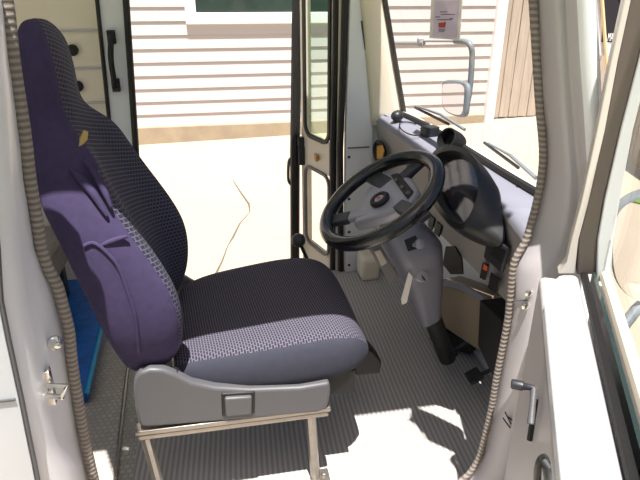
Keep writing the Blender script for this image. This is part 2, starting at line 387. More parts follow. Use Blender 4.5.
# right pillar with hinge post
rowsR = [(-120, 524, 545, 556, 569, 586), (-60, 530, 550, 560, 573, 589), (0, 537, 555, 565, 578, 592), (60, 541, 558, 568, 581, 595), (100, 544, 560, 571, 584, 597), (150, 547, 564, 575, 587, 600), (180, 545, 566, 578, 589, 601), (205, 540, 564, 577, 589, 602), (225, 535, 560, 575, 588, 602),
         (245, 528, 555, 571, 587, 602), (260, 519, 546, 565, 585, 602), (275, 515, 538, 558, 582, 602), (300, 513, 531, 549, 575, 600), (350, 505, 523, 541, 570, 600), (400, 498, 515, 533, 565, 600), (440, 488, 506, 525, 560, 600), (465, 478, 500, 520, 558, 600), (480, 468, 494, 515, 555, 600), (520, 448, 480, 505, 550, 600)]
b = MB(); b.loft([[onY(w - 3, y, NY + .06), onY(w, y, NY + .005), onY(r1, y, .91), onY((r1 + r2) / 2, y, .895), onY(r2, y, .90), onY((r2 + r3) / 2, y, .875), onY(r3, y, .86), onY(eo, y, .845), onY(eo + 3, y, .90)] for y, w, r1, r2, r3, eo in rowsR],
       mi=lambda i, j: 1 if j >= 6 else 0)
rpil = b.build('door_pillar', [M['pillar'], M['white']], van, solid=.006, offset=0)
for p in ((528.5, 293), (525, 306)): MB().lathe([(0, 0), (.007, 0), (.007, .004), (.004, .006), (0, .006)], onY(*p, .913), (-.4, -.9, 0), 12).build('hinge_bolt', M['chrome'], rpil)
MB().tube([onY(528, 300, .915), onY(512, 301, .945)], .0015, 6).build('panel_joint', M['gplastic'], rpil)
# roof and far wall top: shade the cab
hd = onY(523, -120, NY)
b = MB(); b.box((-.32, 1.685, 1.83), (2.0, 1.49, .05)); b.build('roof', M['white'], van)
b = MB(); b.box((-.35, .93, 1.775), (2.05, .04, .06)); b.build('door_header', M['white'], van)
b = MB(); b.box((-.35, LY + .03, 1.74), (2.05, .05, .12)); b.build('side_header', M['liner'], van)

# windshield
wb = [onZ(x, y, .785) for x, y in ((402, 112), (414, 117.5), (440, 131), (460, 143), (480, 155.5), (500, 168), (520, 180), (537, 190), (552, 199))]
wb[0] = Vector((wb[0].x - .01, wb[0].y + .02, .785)); wb.append(Vector((wb[-1].x - .03, wb[-1].y - .07, .785)))
wbs = spline(wb, 4)
rows = [[Vector((p.x - .235 * t, p.y + .02 * t * (1 if p.y > 1.6 else -1) * 0, p.z + .97 * t)) for p in wbs] for t in (0, .25, .5, .75, 1)]
ws = MB().loft(rows).build('windshield', M['clear'], van)
MB().tube([p + Vector((-.004, 0, -.005)) for p in wbs], .012, 8).build('windshield_seal', M['rubber'], van)
MB().tube([p + Vector((.022, .0, -.012)) for p in wbs], .010, 8).build('cowl_strip', M['liner'], van)
b = MB(); b.loft([[p + Vector((.035, 0, -.03)) for p in wbs], [p + Vector((.09, 0, -.5)) for p in wbs], [p + Vector((.09, 0, -1.0)) for p in wbs]]); b.build('front_panel', M['white'], van, solid=.01, offset=0)
# wipers
def wiper(a, c):
    a = Vector(a); c = Vector(c)
    w = MB().tube([a, a.lerp(c, .5) + Vector((0, 0, .012)), c], [.007, .006, .004], 6).build('wiper_arm', M['arm'], van)
    u = (c - a); e = Vector((.006, 0, -.012))
    MB().tube([a + u * .35 + e, c + u * .12 + e], .006, 6).build('wiper_blade', M['rubber'], w)
wiper(onZ(457, 130, .80) + Vector((.03, 0, 0)), onZ(414, 107, .835) + Vector((.02, 0, 0)))
wiper(onX(536, 178, .93), onX(488, 143, .96))
# left outside mirror
MX = 1.04
rr_ = [(x, y) for x, y in ((441, 84), (446, 80), (460, 81), (466, 87), (465, 108), (462, 117), (452, 116), (444, 111), (441, 104))]
fr = [onX(x, y, MX) for x, y in rr_]; fr = spline(fr, 4, True); cen = sum(fr, Vector()) / len(fr)
mm = MB().prism([cen + (p - cen) * 1.0 + Vector((.003, 0, 0)) for p in fr], (.022, 0, 0)).build('outside_mirror', M['arm'], van, bevel=.008)
MB().prism([cen + (p - cen) * .86 for p in fr], (.004, 0, 0)).build('mirror_glass', M['mirror'], mm)
ar = [onX(464, 112, MX + .05), onX(469, 95, MX + .06), onX(472, 60, MX + .06), onX(471, 47, MX + .05), onX(466, 42, MX + .04), onX(455, 41, MX + .03)]
MB().tube(spline(ar, 5), .0125, 10).build('mirror_stay', M['arm'], mm)
MB().tube([onX(455, 41, MX + .03), onX(424, 41, MX), onX(420, 42, MX)], .006, 8).build('mirror_stay', M['mgrey'], mm)
MB().tube([onX(424, 43, MX), onX(394, 43, MX - .04)], .011, 8).build('mirror_stay', M['mgrey'], mm)
MB().box(onX(420.5, 42, MX - .005), (.03, .03, .04)).build('stay_clamp', M['mgrey'], mm, bevel=.006)

# folding door on the far side, folded open outwards
fd = empty('folding_door', onY(338, 278, 2.44), '', 'door'); del fd['label']; del fd['category']
fd.parent = van; fd.matrix_parent_inverse = Matrix.Translation(-Vector(van.location))
A = onY(336, 270, 2.44); B = onY(303, 270, 2.80); A.z = B.z = 0
du = (B - A).normalized(); LN = (B - A).length; dn = Vector((du.y, -du.x, 0))
PN = dn.copy()
def D(px, py): return onP(px, py, A, PN)
def fpart(nm, q, m, t=.02, par=fd, off=0, bev=.004):
    return MB().prism([D(*p) + PN * off for p in q], PN * t).build(nm, m, par, bevel=bev)
def world_child(o): return o
def leafz(s, z): return A + du * (s * LN) + Vector((0, 0, z))
zb, zt = -.12, 1.72
s_ = .10
def ring(nm, s0, s1, z0, z1, r, wdt, m, t, off):
    """rounded frame in the leaf plane"""
    cx, cz = (s0 + s1) / 2 * LN, (z0 + z1) / 2; w, h = (s1 - s0) * LN, z1 - z0
    o_ = roundrect(w, h, r); i_ = roundrect(w - 2 * wdt, h - 2 * wdt, max(r - wdt, .004))
    b = MB(); c3 = lambda q, o: A + du * (cx + q[0]) + Vector((0, 0, cz + q[1])) + PN * o
    n = len(o_); b.loft([[c3(p, off) for p in o_], [c3(p, off) for p in i_], [c3(p, off + t) for p in i_], [c3(p, off + t) for p in o_], [c3(p, off) for p in o_]], True)
    bmesh.ops.remove_doubles(b.bm, verts=b.bm.verts[:], dist=1e-5)
    return b.build(nm, m, fd)
def pane(nm, s0, s1, z0, z1, r, m, off):
    cx, cz = (s0 + s1) / 2 * LN, (z0 + z1) / 2
    return MB().prism([A + du * (cx + q[0]) + Vector((0, 0, cz + q[1])) + PN * off for q in roundrect((s1 - s0) * LN, z1 - z0, r)], PN * .004).build(nm, m, fd)
def slab(nm, s0, s1, z0, z1, m, off=0, t=.03):
    return MB().prism([leafz(s0, z0) + PN * off, leafz(s1, z0) + PN * off, leafz(s1, z1) + PN * off, leafz(s0, z1) + PN * off], PN * t).build(nm, m, fd, bevel=.004)
wz0 = D(320, 140).z; pz1 = D(317, 170).z; pz0 = D(317, 248).z
slab('leaf_stile', 0, .20, zb, zt, M['cream']); slab('leaf_stile', .84, 1, zb, zt, M['cream'])
slab('leaf_rail', .20, .84, pz1, wz0, M['cream']); slab('leaf_rail', .20, .84, zb, pz0, M['cream'])
ring('window_gasket', .17, .88, wz0 - .01, zt, .07, .018, M['rubber'], .012, -.010)
pane('window_pane', .20, .85, wz0 + .0, zt, .06, M['green'], .01)
ring('panel_gasket', .17, .88, pz0 - .005, pz1 + .005, .06, .014, M['gplastic'], .012, -.010)
pane('lower_pane', .20, .85, pz0, pz1, .05, M['clear'], .01)
# seals
MB().tube([onY(347, -60, 2.42), onY(343.5, 60, 2.42), onY(340, 150, 2.42), onY(341, 276, 2.42)], .015, 8).build('door_seal', M['rubber'], fd)
MB().tube([onY(338, -60, 2.46), onY(336, 60, 2.46), onY(333, 150, 2.46), onY(333, 272, 2.46)], .017, 8).build('door_seal', M['rubber'], fd)
MB().tube([onY(298, -60, 2.82), onY(297.5, 0, 2.82), onY(295, 150, 2.82), onY(295, 280, 2.82)], .026, 8).build('edge_seal', M['rubber'], fd)
MB().tube([onY(308, -60, 2.80), onY(307, 130, 2.80)], .008, 8).build('grab_rail', M['steel'], fd)
lb = onY(303, 155, 2.78); MB().box(lb, (.05, .04, .10)).box(lb + Vector((-.01, 0, .07)), (.035, .035, .05)).build('latch_box', M['plastic'], fd, bevel=.008)
MB().tube(spline([onY(293, 158, 2.84), onY(289, 161, 2.84), onY(288.5, 180, 2.84), onY(293, 186, 2.84)]), .008, 8).build('pull_handle', M['gplastic'], fd)
MB().box(D(317, 157) - PN * .006, (.01, .05, .03)).build('amber_sticker', M['lamp'], fd)

# driver door, swung open towards the camera
H0 = Vector((.655, .845, 0)); dd = Vector((-.485, -.875, 0)).normalized(); on = Vector((dd.y, -dd.x, 0)) * -1   # on: outer side (+X)
dd_l = .92
door = bpy.data.objects.new('driver_door', None); COL.objects.link(door); door.location = H0; door.parent = van; door.matrix_parent_inverse = Matrix.Translation(-Vector(van.location))
def dpart(b, nm, m, **k): return b.build(nm, m, door, **k)
LZ = .79
la, lb_, lc, ld = onZ(545, 301, LZ), onZ(563, 480, LZ), onZ(626, 478, LZ), onZ(579, 273, LZ)
e0 = onZ(557, 273, LZ)
ddl = (lb_ - la).normalized(); far = lambda p, q: q + (q - p).normalized() * .42
in_n = Vector((-ddl.y, ddl.x, 0)); in_n = in_n if in_n.x < 0 else -in_n       # faces the cab / camera side
b = MB(); b.prism([e0, la, far(la, lb_), far(ld, lc), ld], (0, 0, -.05)); dpart(b, 'belt_ledge', M['white'], bevel=.012, seg=3)
# inner panel
pi0 = onP(532, 305, la - in_n * .004, in_n); 
b = MB(); hp = la - ddl * .14
q = [hp, far(la, lb_)]
b.prism([q[0] + Vector((0, 0, -.02)), q[1] + Vector((0, 0, -.02)), q[1] + Vector((0, 0, -.80)), q[0] + Vector((0, 0, -.80))], -in_n * .05); pn = dpart(b, 'inner_panel', M['pillar'], bevel=.01)
b = MB(); oo = -in_n * .10
b.prism([ld + Vector((0, 0, -.02)) + oo * .3, far(ld, lc) + oo * .3 + Vector((0, 0, -.02)), far(ld, lc) + oo * .5 + Vector((0, 0, -.9)), ld + oo * .5 + Vector((0, 0, -.9))], -in_n * .012); dpart(b, 'outer_skin', M['white'])
# slot seals
s0 = ld + Vector((.004, 0, .0)); s1 = far(ld, lc)
for off, r, mk, nm, dz in ((.006, .007, 'rubber', 'belt_seal', -.004), (.026, .004, 'rubber', 'belt_seal', -.010), (.040, .010, 'cream', 'belt_molding', .0)):
    dpart(MB().tube([s0 - in_n * off + Vector((0, 0, dz)), s1 - in_n * off + Vector((0, 0, dz))], r, 8), nm, M[mk])
gsl = -in_n * .018 + Vector((0, 0, .004))
dpart(MB().prism([s0 + gsl, s1 + gsl, s1 + gsl - Vector((0, 0, .05)), s0 + gsl - Vector((0, 0, .05))], -in_n * .006), 'lowered_glass', M['winglass'])
# window frame
fp = ld.copy()
def W(px, py): return onP(px, py, fp, ddl)
def wbar(nm, rows_, thick, mk, back=0):
    return dpart(MB().loft([[W(a, y) - ddl * back, W(c, y) - ddl * back, W(c, y) - ddl * (thick + back), W(a, y) - ddl * (thick + back)] for y, a, c in rows_], True, True), nm, M[mk], bevel=.002)
wbar('window_frame', ((274, 558, 575), (262, 567, 576), (240, 571.5, 578.5), (200, 582, 589), (130, 597, 605), (60, 611, 618), (0, 624, 631), (-120, 650, 657)), .03, 'jamb2')
wbar('glass_channel', ((276, 577, 597), (240, 579, 598), (200, 589, 604), (130, 605, 621), (60, 618, 639), (0, 631, 653), (-120, 657, 681)), .03, 'channel', .006)
wbar('window_frame', ((282, 596, 611), (240, 598, 613), (200, 605, 620), (130, 621, 633), (60, 639, 651), (0, 653, 666), (-120, 681, 694)), .03, 'liner')
gp = W(600, 280); gq_ = W(685, -115); gd = (la - la.lerp(lb_, 1)).normalized()
gt = far(ld, lc) - ld
dpart(MB().prism([gp, gq_, gq_ + gt, gp + gt], -in_n * .004), 'window_pane', M['clear'])
# crank, pull
def DP(px, py, off=0): return onP(px, py, la + in_n * off, in_n)
ck = MB(); k1 = DP(534, 388, .012); k2 = DP(531, 424, .012)
wc = dpart(MB().tube([k1, k1.lerp(k2, .5), k2], [.005, .0045, .006], 10), 'window_crank', M['gplastic'])
k0 = k1 + in_n * .030; kd = -in_n
cko = MB().lathe([(0, -.002), (.006, -.002), (.0075, .0), (.0075, .014), (.0055, .016), (.004, .03), (0, .03)], k0, kd, 16).build('crank_knob', M['plastic'], door)
dpart(MB().tube([DP(530, 440, .003), DP(536, 400, .003)], .005, 8), 'crank_recess', M['black'])
dpart(MB().tube(spline([DP(537, 500, .005), DP(538, 470, .03), DP(544, 458, .03), DP(547, 470, .03), DP(550, 500, .005)]), .004, 10), 'pull_handle', M['black'])
b = MB()
for q_ in (((505, 412), (511, 424)), ((507, 416), (512, 420)), ((503, 418), (510, 428))): b.tube([onY(*q_[0], .91), onY(*q_[1], .905)], .0016, 5)
b.build('scuff_mark', M['black'], rpil)
# right outside mirror on its arm
mx = .98
mN = Vector((-.50, -.86, .0)).normalized(); mC = onX(655, 248, mx)
rq = spline([onP(x, y, mC, mN) for x, y in ((611, 248), (615, 216), (629, 200), (655, 193), (680, 198), (692, 245), (682, 295), (655, 306), (630, 299), (615, 280))], 4, True); cen = sum(rq, Vector()) / len(rq)
rm = MB().prism([p - mN * .004 for p in rq], -mN * .05).build('outside_mirror', M['arm'], van, bevel=.012, seg=3)
MB().prism([cen + (p - cen) * .95 + mN * .002 for p in rq], -mN * .005).build('mirror_glass', M['mirror'], rm)
MB().tube([onX(655, 292, mx + .04), onX(636, 310, mx), onX(611, 342, mx - .08)], .014, 10).build('mirror_stay', M['arm'], rm)
MB().tube([onX(600, 252, .80), onX(603, 268, .80), onX(600, 292, .80)], [.004, .013, .004], 8).build('mirror_bracket', M['plastic'], rm)

# ================================================================== FLOOR MAT
mt = MB(); mq = [onZ(334, 281, .002), onZ(420, 279, .002), Vector((.92, 2.3, .002)), Vector((.92, 1.02, .002)), Vector((-.14, 1.02, .002)), Vector((-.14, 1.6, .002)), Vector((.25, 1.7, .002))]
mq = [Vector((-.30, 1.06, .001)), Vector((.95, 1.06, .001)), Vector((.95, 2.36, .001)), Vector((.48, 2.36, .001)), Vector((.30, 1.72, .001)), Vector((-.30, 1.72, .001))]
fm = mt.prism(mq, (0, 0, .008)).build('floor_mat', M['mat'], smooth=False)
tag(fm, 'ribbed grey rubber mat covering the cab floor under seat and pedals', 'floor mat')

# ================================================================== SEAT
seat = empty('driver_seat', (.1, 1.385, 0), 'high-backed driver seat in navy woven fabric on a steel frame', 'seat')
CY = 1.385
XR = [(.40, -.245), (.45, -.262), (.627, -.30), (.78, -.340), (.885, -.375), (.96, -.385), (1.17, -.388), (1.22, -.378)]
XB = [(.40, -.17), (.45, -.125), (.5, -.108), (.55, -.10), (.62, -.103), (.66, -.115), (.73, -.148), (.8, -.188), (.87, -.222), (.92, -.242), (.955, -.262), (.98, -.292), (1.0, -.312), (1.03, -.322), (1.1, -.320), (1.16, -.328), (1.19, -.340), (1.22, -.362)]
XC = [(.40, -.18), (.5, -.165), (.6, -.17), (.7, -.19), (.8, -.225), (.9, -.265), (.97, -.298), (1.03, -.312), (1.1, -.312), (1.16, -.322), (1.19, -.336), (1.22, -.362)]
WD = [(.40, .18), (.43, .21), (.5, .24), (.56, .252), (.65, .252), (.75, .245), (.84, .23), (.9, .215), (.95, .192), (.975, .17), (1.0, .148), (1.03, .14), (1.12, .138), (1.16, .122), (1.185, .092), (1.20, .06), (1.21, .03)]
rows = []; zs = [.40, .43, .47, .52, .58, .64, .70, .76, .82, .88, .92, .95, .975, 1.0, 1.03, 1.08, 1.13, 1.16, 1.185, 1.205]
for z in zs:
    xr, xb, xc, w = interp(XR, z), interp(XB, z), interp(XC, z), interp(WD, z)
    bw = min(.085, w * .42); head = z > .99
    half = [(xr, 0), (xr, .5 * w), (xr + .003, .90 * w), (xr + .016, .985 * w), (xr + .45 * (xb - xr), 1.0 * w), (xb - .035, .985 * w), (xb - .008, .93 * w), (xb, w - bw * .5), (xb - .012 if not head else xb, w - bw), (xc + .3 * (xb - xc), w - bw * 1.5), (xc, .25 * w)]
    wn = 1 + interp([(.5, .10), (.6, .12), (.7, .13), (.8, .14), (.87, .14), (.92, .12), (.96, .05), (1.0, 0)], z)
    ring_ = [Vector((x, CY - y * wn, z)) for x, y in half] + [Vector((x, CY + y, z)) for x, y in reversed(half[1:])]
    rows.append(ring_)
nring = len(rows[0])
def bmi(i, j):
    # patterned cloth on the front between the bolster ridges, plain cloth on sides and rear
    lo_ = 8 if i >= 12 else (7 if i >= 10 else 6)
    return 1 if lo_ <= j <= nring - 8 else 0
sb = MB().loft(rows, True, True, mi=bmi)
for f in sb.bm.faces:
    if len(f.verts) > 4: f.material_index = 0
back = sb.build('backrest', [M['navy'], M['weaveY']], seat, sub=2)
# seams and folds on the side bolster
WNT = [(.5, .10), (.6, .12), (.7, .13), (.8, .14), (.87, .14), (.92, .12), (.96, .05), (1.0, 0)]
def seampt(px, py, out=.001):
    y = 1.15
    for _ in range(30):
        p = onY(px, py, y); y = .5 * y + .5 * (CY - interp(WD, p.z) * (1 + interp(WNT, p.z)) * .992)
    return onY(px, py, y - out)
MB().tube(spline([seampt(*q) for q in ((84, 246), (93, 243), (104, 250), (118, 266), (128, 292), (136, 320), (139, 352))]), .0045, 8).build('piping', M['navy'], back)
for q, r in ((((70, 168), (80, 178), (93, 193), (107, 216)), .010), (((83, 160), (95, 174), (104, 190), (111, 207)), .008), (((98, 247), (112, 241), (128, 236)), .006)):
    pts = spline([seampt(x, y, -.002) for x, y in q]); n = len(pts)
    MB().tube(pts, [r * (.25 + .75 * math.sin(PI * (k + .3) / n)) for k in range(n)], 10).build('fabric_fold', M['navy'], back)
ln = Vector((.80, -.10, .58)).normalized(); lp0 = Vector((-.283, 1.26, .965)) + ln * .003
MB().prism([onP(x, y, lp0, ln) for x, y in ((87, 133), (83, 131), (79, 139), (78, 147), (81, 146), (86, 141))], ln * .004).build('fabric_label', M['gold'], back)
# cushion
rows = []; xs = [-.15, -.13, -.08, 0, .08, .16, .24, .285, .315, .338, .354, .362]
for x in xs:
    t = (x + .15) / .52
    top = interp([(-.15, .42), (-.08, .445), (0, .455), (.1, .467), (.2, .48), (.27, .478), (.31, .463), (.34, .435), (.362, .392)], x)
    bol = interp([(-.15, .0), (-.05, .008), (.2, .006), (.33, .0)], x)
    bot = interp([(-.15, .34), (.1, .330), (.2, .332), (.3, .342), (.345, .358), (.362, .376)], x)
    w = interp([(-.15, .22), (-.05, .25), (.15, .262), (.26, .258), (.31, .242), (.345, .212), (.362, .18)], x)
    half = [(0, bot), (.6 * w, bot), (.94 * w, bot + .005), (.995 * w, bot + .3 * (top - bot)), (.99 * w, bot + .7 * (top - bot)), (.93 * w, top - .004), (.82 * w, top + bol), (.6 * w, top), (.3 * w, top - bol), (0, top - bol)]
    rows.append([Vector((x, CY - y, z)) for y, z in half] + [Vector((x, CY + y, z)) for y, z in reversed(half[1:-1])])
n2 = len(rows[0])
cb = MB().loft(rows, True, True, mi=lambda i, j: 1 if 5 <= j <= n2 - 6 else 0)
cush = cb.build('cushion', [M['grey_fabric'], M['weaveX']], seat, sub=2)
# plastic side shields
def shield(yy, sgn):
    q = [(133, 392), (134, 380), (139, 373), (150, 369.5), (163, 370), (176, 375), (192, 383), (215, 388), (250, 390), (300, 388), (330, 383), (331, 392), (328, 409), (318, 413), (230, 421), (146, 428), (139, 426), (135, 410)]
    P = [onY(x, y, 1.118) for x, y in q]
    return MB().prism([Vector((p.x, yy, p.z)) for p in P], (0, sgn * .028, 0)).build('side_shield', M['gplastic'], seat, bevel=.008, seg=3)
shield(1.118, 1); shield(1.652, -1)
hl_ = [onY(x, y, 1.118) for x, y in ((221, 393), (255, 391), (255, 413), (222, 416))]; hc = sum(hl_, Vector()) / 4
rc = MB().prism([v - Vector((0, .004, 0)) for v in hl_], (0, .01, 0)).build('handle_surround', M['black'], seat, bevel=.0048, seg=3)
hb = [hc + (v - hc) * .8 - Vector((0, .014, 0)) for v in hl_]
MB().prism(hb, (0, .014, 0)).build('recline_handle', M['gplastic'], seat, bevel=.005, seg=3)
MB().box((.10, CY, .325), (.42, .46, .07)).build('seat_pan', M['black'], seat)
MB().lathe([(0, 0), (.02, 0), (.02, .02), (0, .02)], onY(172, 378, 1.13), (0, 1, 0), 14).build('hinge_cap', M['black'], seat)
# rails and legs
ra, rb_ = onY(136, 435, 1.13), onY(330, 409, 1.13)
rz = (ra.z + rb_.z) / 2
for yy in (1.125, 1.62):
    MB().box(((ra.x + rb_.x) / 2, yy + .012, rz + .008), (rb_.x - ra.x, .035, .014)).box(((ra.x + rb_.x) / 2, yy + .008, rz - .008), (rb_.x - ra.x - .01, .02, .016)).build('slide_rail', M['steel'], seat, bevel=.003)
    for xt, xb_ in ((ra.x + .02, ra.x + .035), (rb_.x - .05, rb_.x - .035)):
        p, q_ = Vector((xt, yy + .012, rz - .01)), Vector((xb_, yy + .03, .012))
        lg = MB().tube([p, q_], .0135, 8).build('leg', M['steel'], seat)
        MB().box((xb_ + .012, yy + .03, .0125), (.055, .045, .006)).lathe([(0, 0), (.009, 0), (.009, .008), (0, .008)], (xb_ + .025, yy + .03, .015), (0, 0, 1), 6).build('foot_plate', M['steel'], lg, bevel=.002)
MB().tube([Vector((ra.x + .02, 1.14, rz - .015)), Vector((ra.x + .02, 1.63, rz - .015))], .009, 8).build('cross_bar', M['steel'], seat)
MB().tube([Vector((rb_.x - .05, 1.14, rz - .015)), Vector((rb_.x - .05, 1.63, rz - .015))], .009, 8).build('cross_bar', M['steel'], seat)
tq = [onY(x, y, 1.36) for x, y in ((352, 352), (372, 350), (382, 362), (380, 374), (356, 376))]
MB().prism(tq, (0, .06, 0)).build('slide_lever', M['black'], seat, bevel=.006)

# ================================================================== STEERING
WC = onY(379.5, 198.5, 1.42); th, ps, R = math.radians(34), math.radians(6), .190
e1 = Vector((-math.sin(ps), math.cos(ps), 0)); e2 = Vector((math.cos(th) * math.cos(ps), math.cos(th) * math.sin(ps), math.sin(th))); en = e1.cross(e2)
if en.z < 0: en = -en
sw = empty('steering_wheel', WC, 'black steering wheel with grey hub pad facing the driver seat', 'steering wheel')
def SW(u, v, h=0): return WC + e1 * u + e2 * v + en * h
def wheelpt(px, py, h=0): return onP(px, py, WC + en * h, en)
MB().tube([SW(R * math.cos(a) * .93, R * math.sin(a) * .92) for a in [2 * PI * k / 64 for k in range(64)]], .0205, 16, closed=True, up=en).build('rim', M['gloss'], sw)
hubq = [(352, 224), (386, 214), (408, 204), (418, 190), (412, 178), (396, 170), (384, 172), (366, 190)]
hp_ = [wheelpt(x, y, -.012) for x, y in hubq]
MB().prism(hp_, -en * .035).build('hub_pad', M['silver'], sw, bevel=.01, seg=3)
ec = wheelpt(380, 200, -.008)
MB().lathe([(0, -.005), (.028, -.005), (.03, .004), (.026, .010), (.018, .010), (.016, .006), (0, .006)], ec, en, 24).build('horn_ring', M['black'], sw)
MB().lathe([(0, 0), (.017, 0), (.014, .006), (0, .008)], ec + en * .001, en, 20).build('horn_emblem', M['silver'], sw)
MB().prism([ec + en * .0085 + e1 * x + e2 * y for x, y in ((-.007, -.002), (.006, -.004), (.008, .002), (-.005, .004))], en * .0015).build('red_badge', M['rinkred'], sw)
def spoke(a, c, w, m, nm='spoke', h=-.02):
    p, q = wheelpt(*a, h), wheelpt(*c, h * .3); d = (q - p).normalized(); s = d.cross(en) * w / 2
    return MB().loft([[p + s + en * .008, p - s + en * .008, p - s - en * .012, p + s - en * .012], [q + s + en * .006, q - s + en * .006, q - s - en * .010, q + s - en * .010]], True, True).build(nm, m, sw, bevel=.004)
spoke((372, 212), (328, 222), .034, M['silver'])
spoke((350, 217), (326, 222), .042, M['plastic'], 'spoke_cover', -.012)
spoke((388, 186), (364, 171), .05, M['plastic'])
spoke((400, 180), (425, 158), .04, M['plastic'])
spoke((398, 205), (425, 218), .04, M['plastic'])
MB().prism([wheelpt(x, y, -.010) for x, y in ((391, 176), (399, 174), (414, 192), (408, 200))], en * .006).build('switch_recess', M['black'], sw, bevel=.003)
for p in ((396, 180), (402, 187), (408, 193)): MB().box(wheelpt(*p, -.002), (.010, .014, .006), Matrix((e2, e1, en)).transposed()).build('button', M['gplastic'], sw, bevel=.002)

scol = empty('steering_column', onY(430, 322, 1.5), 'grey plastic steering column cover below the wheel', 'steering column')
c0 = WC - en * .05; c1 = onY(414, 248, 1.42); c2 = onY(424, 285, 1.46); c3 = onY(429, 318, 1.49)
rows = []
side = (c2 - c0).cross(Vector((0, 1, 0))).normalized()
for c, w, d in ((c0, .045, .04), (c0.lerp(c1, .35), .06, .055), (c0.lerp(c1, .75), .088, .07), (c1, .092, .072), (c1.lerp(c2, .5), .076, .066), (c2, .058, .055), (c2.lerp(c3, .6), .045, .042), (c3, .038, .036)):
    yv = Vector((.0, 1, 0)); rows.append([c + yv * (q[0] * w * 2) + side * (q[1] * d * 2) for q in roundrect(1, 1, .3, 3)])
MB().loft(rows, True, True).build('column_shroud', M['col'], scol)
MB().tube([c3 - Vector((0, 0, -.03)), c3 + Vector((.10, .04, -.20))], .03, 14).build('column_shaft', M['black'], scol)
nr = Vector((-.21, -.89, .40)).normalized()
def colpt(px, py, off): return onP(px, py, Vector((.51, 1.345, .615)) + nr * off, nr)
nn = nr
q4 = [colpt(x, y, .003) for x, y in ((404, 240), (416, 235), (420, 248), (408, 252))]
MB().prism(q4, -nn * .006).build('switch_recess', M['black'], scol, bevel=.003)
MB().lathe([(0, 0), (.006, 0), (.006, .02), (.013, .022), (.014, .032), (.008, .036), (0, .036)], colpt(414, 245, .002), (nr + Vector((.45, 0, .1))), 16).build('light_knob', M['silver'], scol)
nr = Vector((-.08, -.92, .15)).normalized(); kp = onP(421, 275, Vector((.545, 1.348, .513)), nr)
MB().lathe([(0, 0), (.020, 0), (.019, .008), (.014, .012), (.014, .010), (0, .010)], kp, nr, 20).build('ignition_lock', M['silver'], scol)
MB().tube([Vector((.50, 1.44, .60)), onY(384, 236, 1.52), onY(378, 230, 1.60)], [.009, .008, .007], 8).build('wiper_stalk', M['black'], scol)
MB().prism([onY(x, y, 1.56) for x, y in ((366, 244), (378, 240), (398, 275), (390, 284))], (0, .03, 0)).build('column_bracket', M['fascia'], scol, bevel=.003)
MB().prism([onY(x, y, 1.555) for x, y in ((374, 251), (380, 249), (387, 262), (381, 266))], (0, -.006, 0)).build('bracket_slot', M['cream'], scol, bevel=.002)
key = empty('ignition_key', kp, 'key with a white plastic tag hanging from the column lock', 'key')
MB().prism([kp + nr * .01 + Vector((x, y, z)) for x, y, z in ((0, .012, .002), (0, -.010, .004), (-.0, -.012, -.004), (0, .010, -.006))], nr * .022).build('key_bow', M['black'], key, bevel=.002)
tg = [onP(x, y, kp + nr * .03, Vector((-.2, -1, .1)).normalized()) for x, y in ((409, 272), (413, 277), (407, 303), (402, 305), (401, 300))]
MB().prism(tg, (0, .005, 0)).build('key_tag', M['tag'], key, bevel=.0015)

# ================================================================== DASHBOARD
dash = empty('dashboard', (.78, 1.7, .5), 'grey dashboard with black gauge hood under the windshield', 'dashboard')
# profile (x offset from windshield base, z) swept along the windshield base line
DP_ = []
for i, p in enumerate(wbs):
    if p.y > 1.06 and p.y < 2.40: DP_.append(p)
DP_ = [Vector((DP_[0].x, 2.40, .785))] + DP_ + [Vector((DP_[-1].x - .02, (DP_[-1].y + .985) / 2, .785)), Vector((DP_[-1].x - .045, .985, .785))]
nx = .700
rows = []
for p in DP_:
    x1 = p.x - .012; nx = .700 - max(0, (1.2 - p.y)) * .22
    rows.append([Vector((x1, p.y, .772)), Vector((x1 - .05, p.y, .772)), Vector((nx + .035, p.y, .768)), Vector((nx + .012, p.y, .760)), Vector((nx, p.y, .742)), Vector((nx + .004, p.y, .71)), Vector((nx + .03, p.y, .60)), Vector((nx + .06, p.y, .47)), Vector((nx + .10, p.y, .465)), Vector((x1, p.y, .47))])
MB().loft(rows, True, True, mi=lambda i, j: 0 if j < 4 else 1).build('dash_body', [M['dash'], M['fascia']], dash)
nx = .700
FN = Vector((-1, 0, -.22)).normalized(); FP = Vector((nx + .03, 1.4, .60))
def FD(px, py, off=0): return onP(px, py, FP + FN * off, FN)
def fpatch(nm, q, m, t=.006, off=0, bev=.002): return MB().prism([FD(x, y, off) for x, y in q], FN * t).build(nm, m, dash, bevel=bev)
fpatch('switch_blank', ((431, 214), (436, 219), (433, 230), (429, 225)), M['black'])
fpatch('switch_blank', ((438, 221), (443, 226), (440, 237), (435, 232)), M['black'])
fpatch('cubby', ((447, 246), (456, 246), (463, 258), (464, 274), (452, 274), (444, 264)), M['black'])
fpatch('ashtray_frame', ((491, 236), (512, 247), (505, 272), (487, 256)), M['plastic'], .012, .016, bev=.004)
fpatch('ashtray_lid', ((495, 243), (508, 250), (503, 264), (491, 254)), M['black'], .003, .029)
fpatch('hazard_switch', ((484, 262), (489, 264), (486, 280), (481, 277)), M['black'], .006, .008)
fpatch('hazard_lamp', ((484.5, 264), (488, 266), (487, 271), (483.5, 269)), M['red'], .003, .014)
fpatch('blank_panel', ((492, 272), (501, 279), (498, 294), (489, 287)), M['black'], .005, .020)
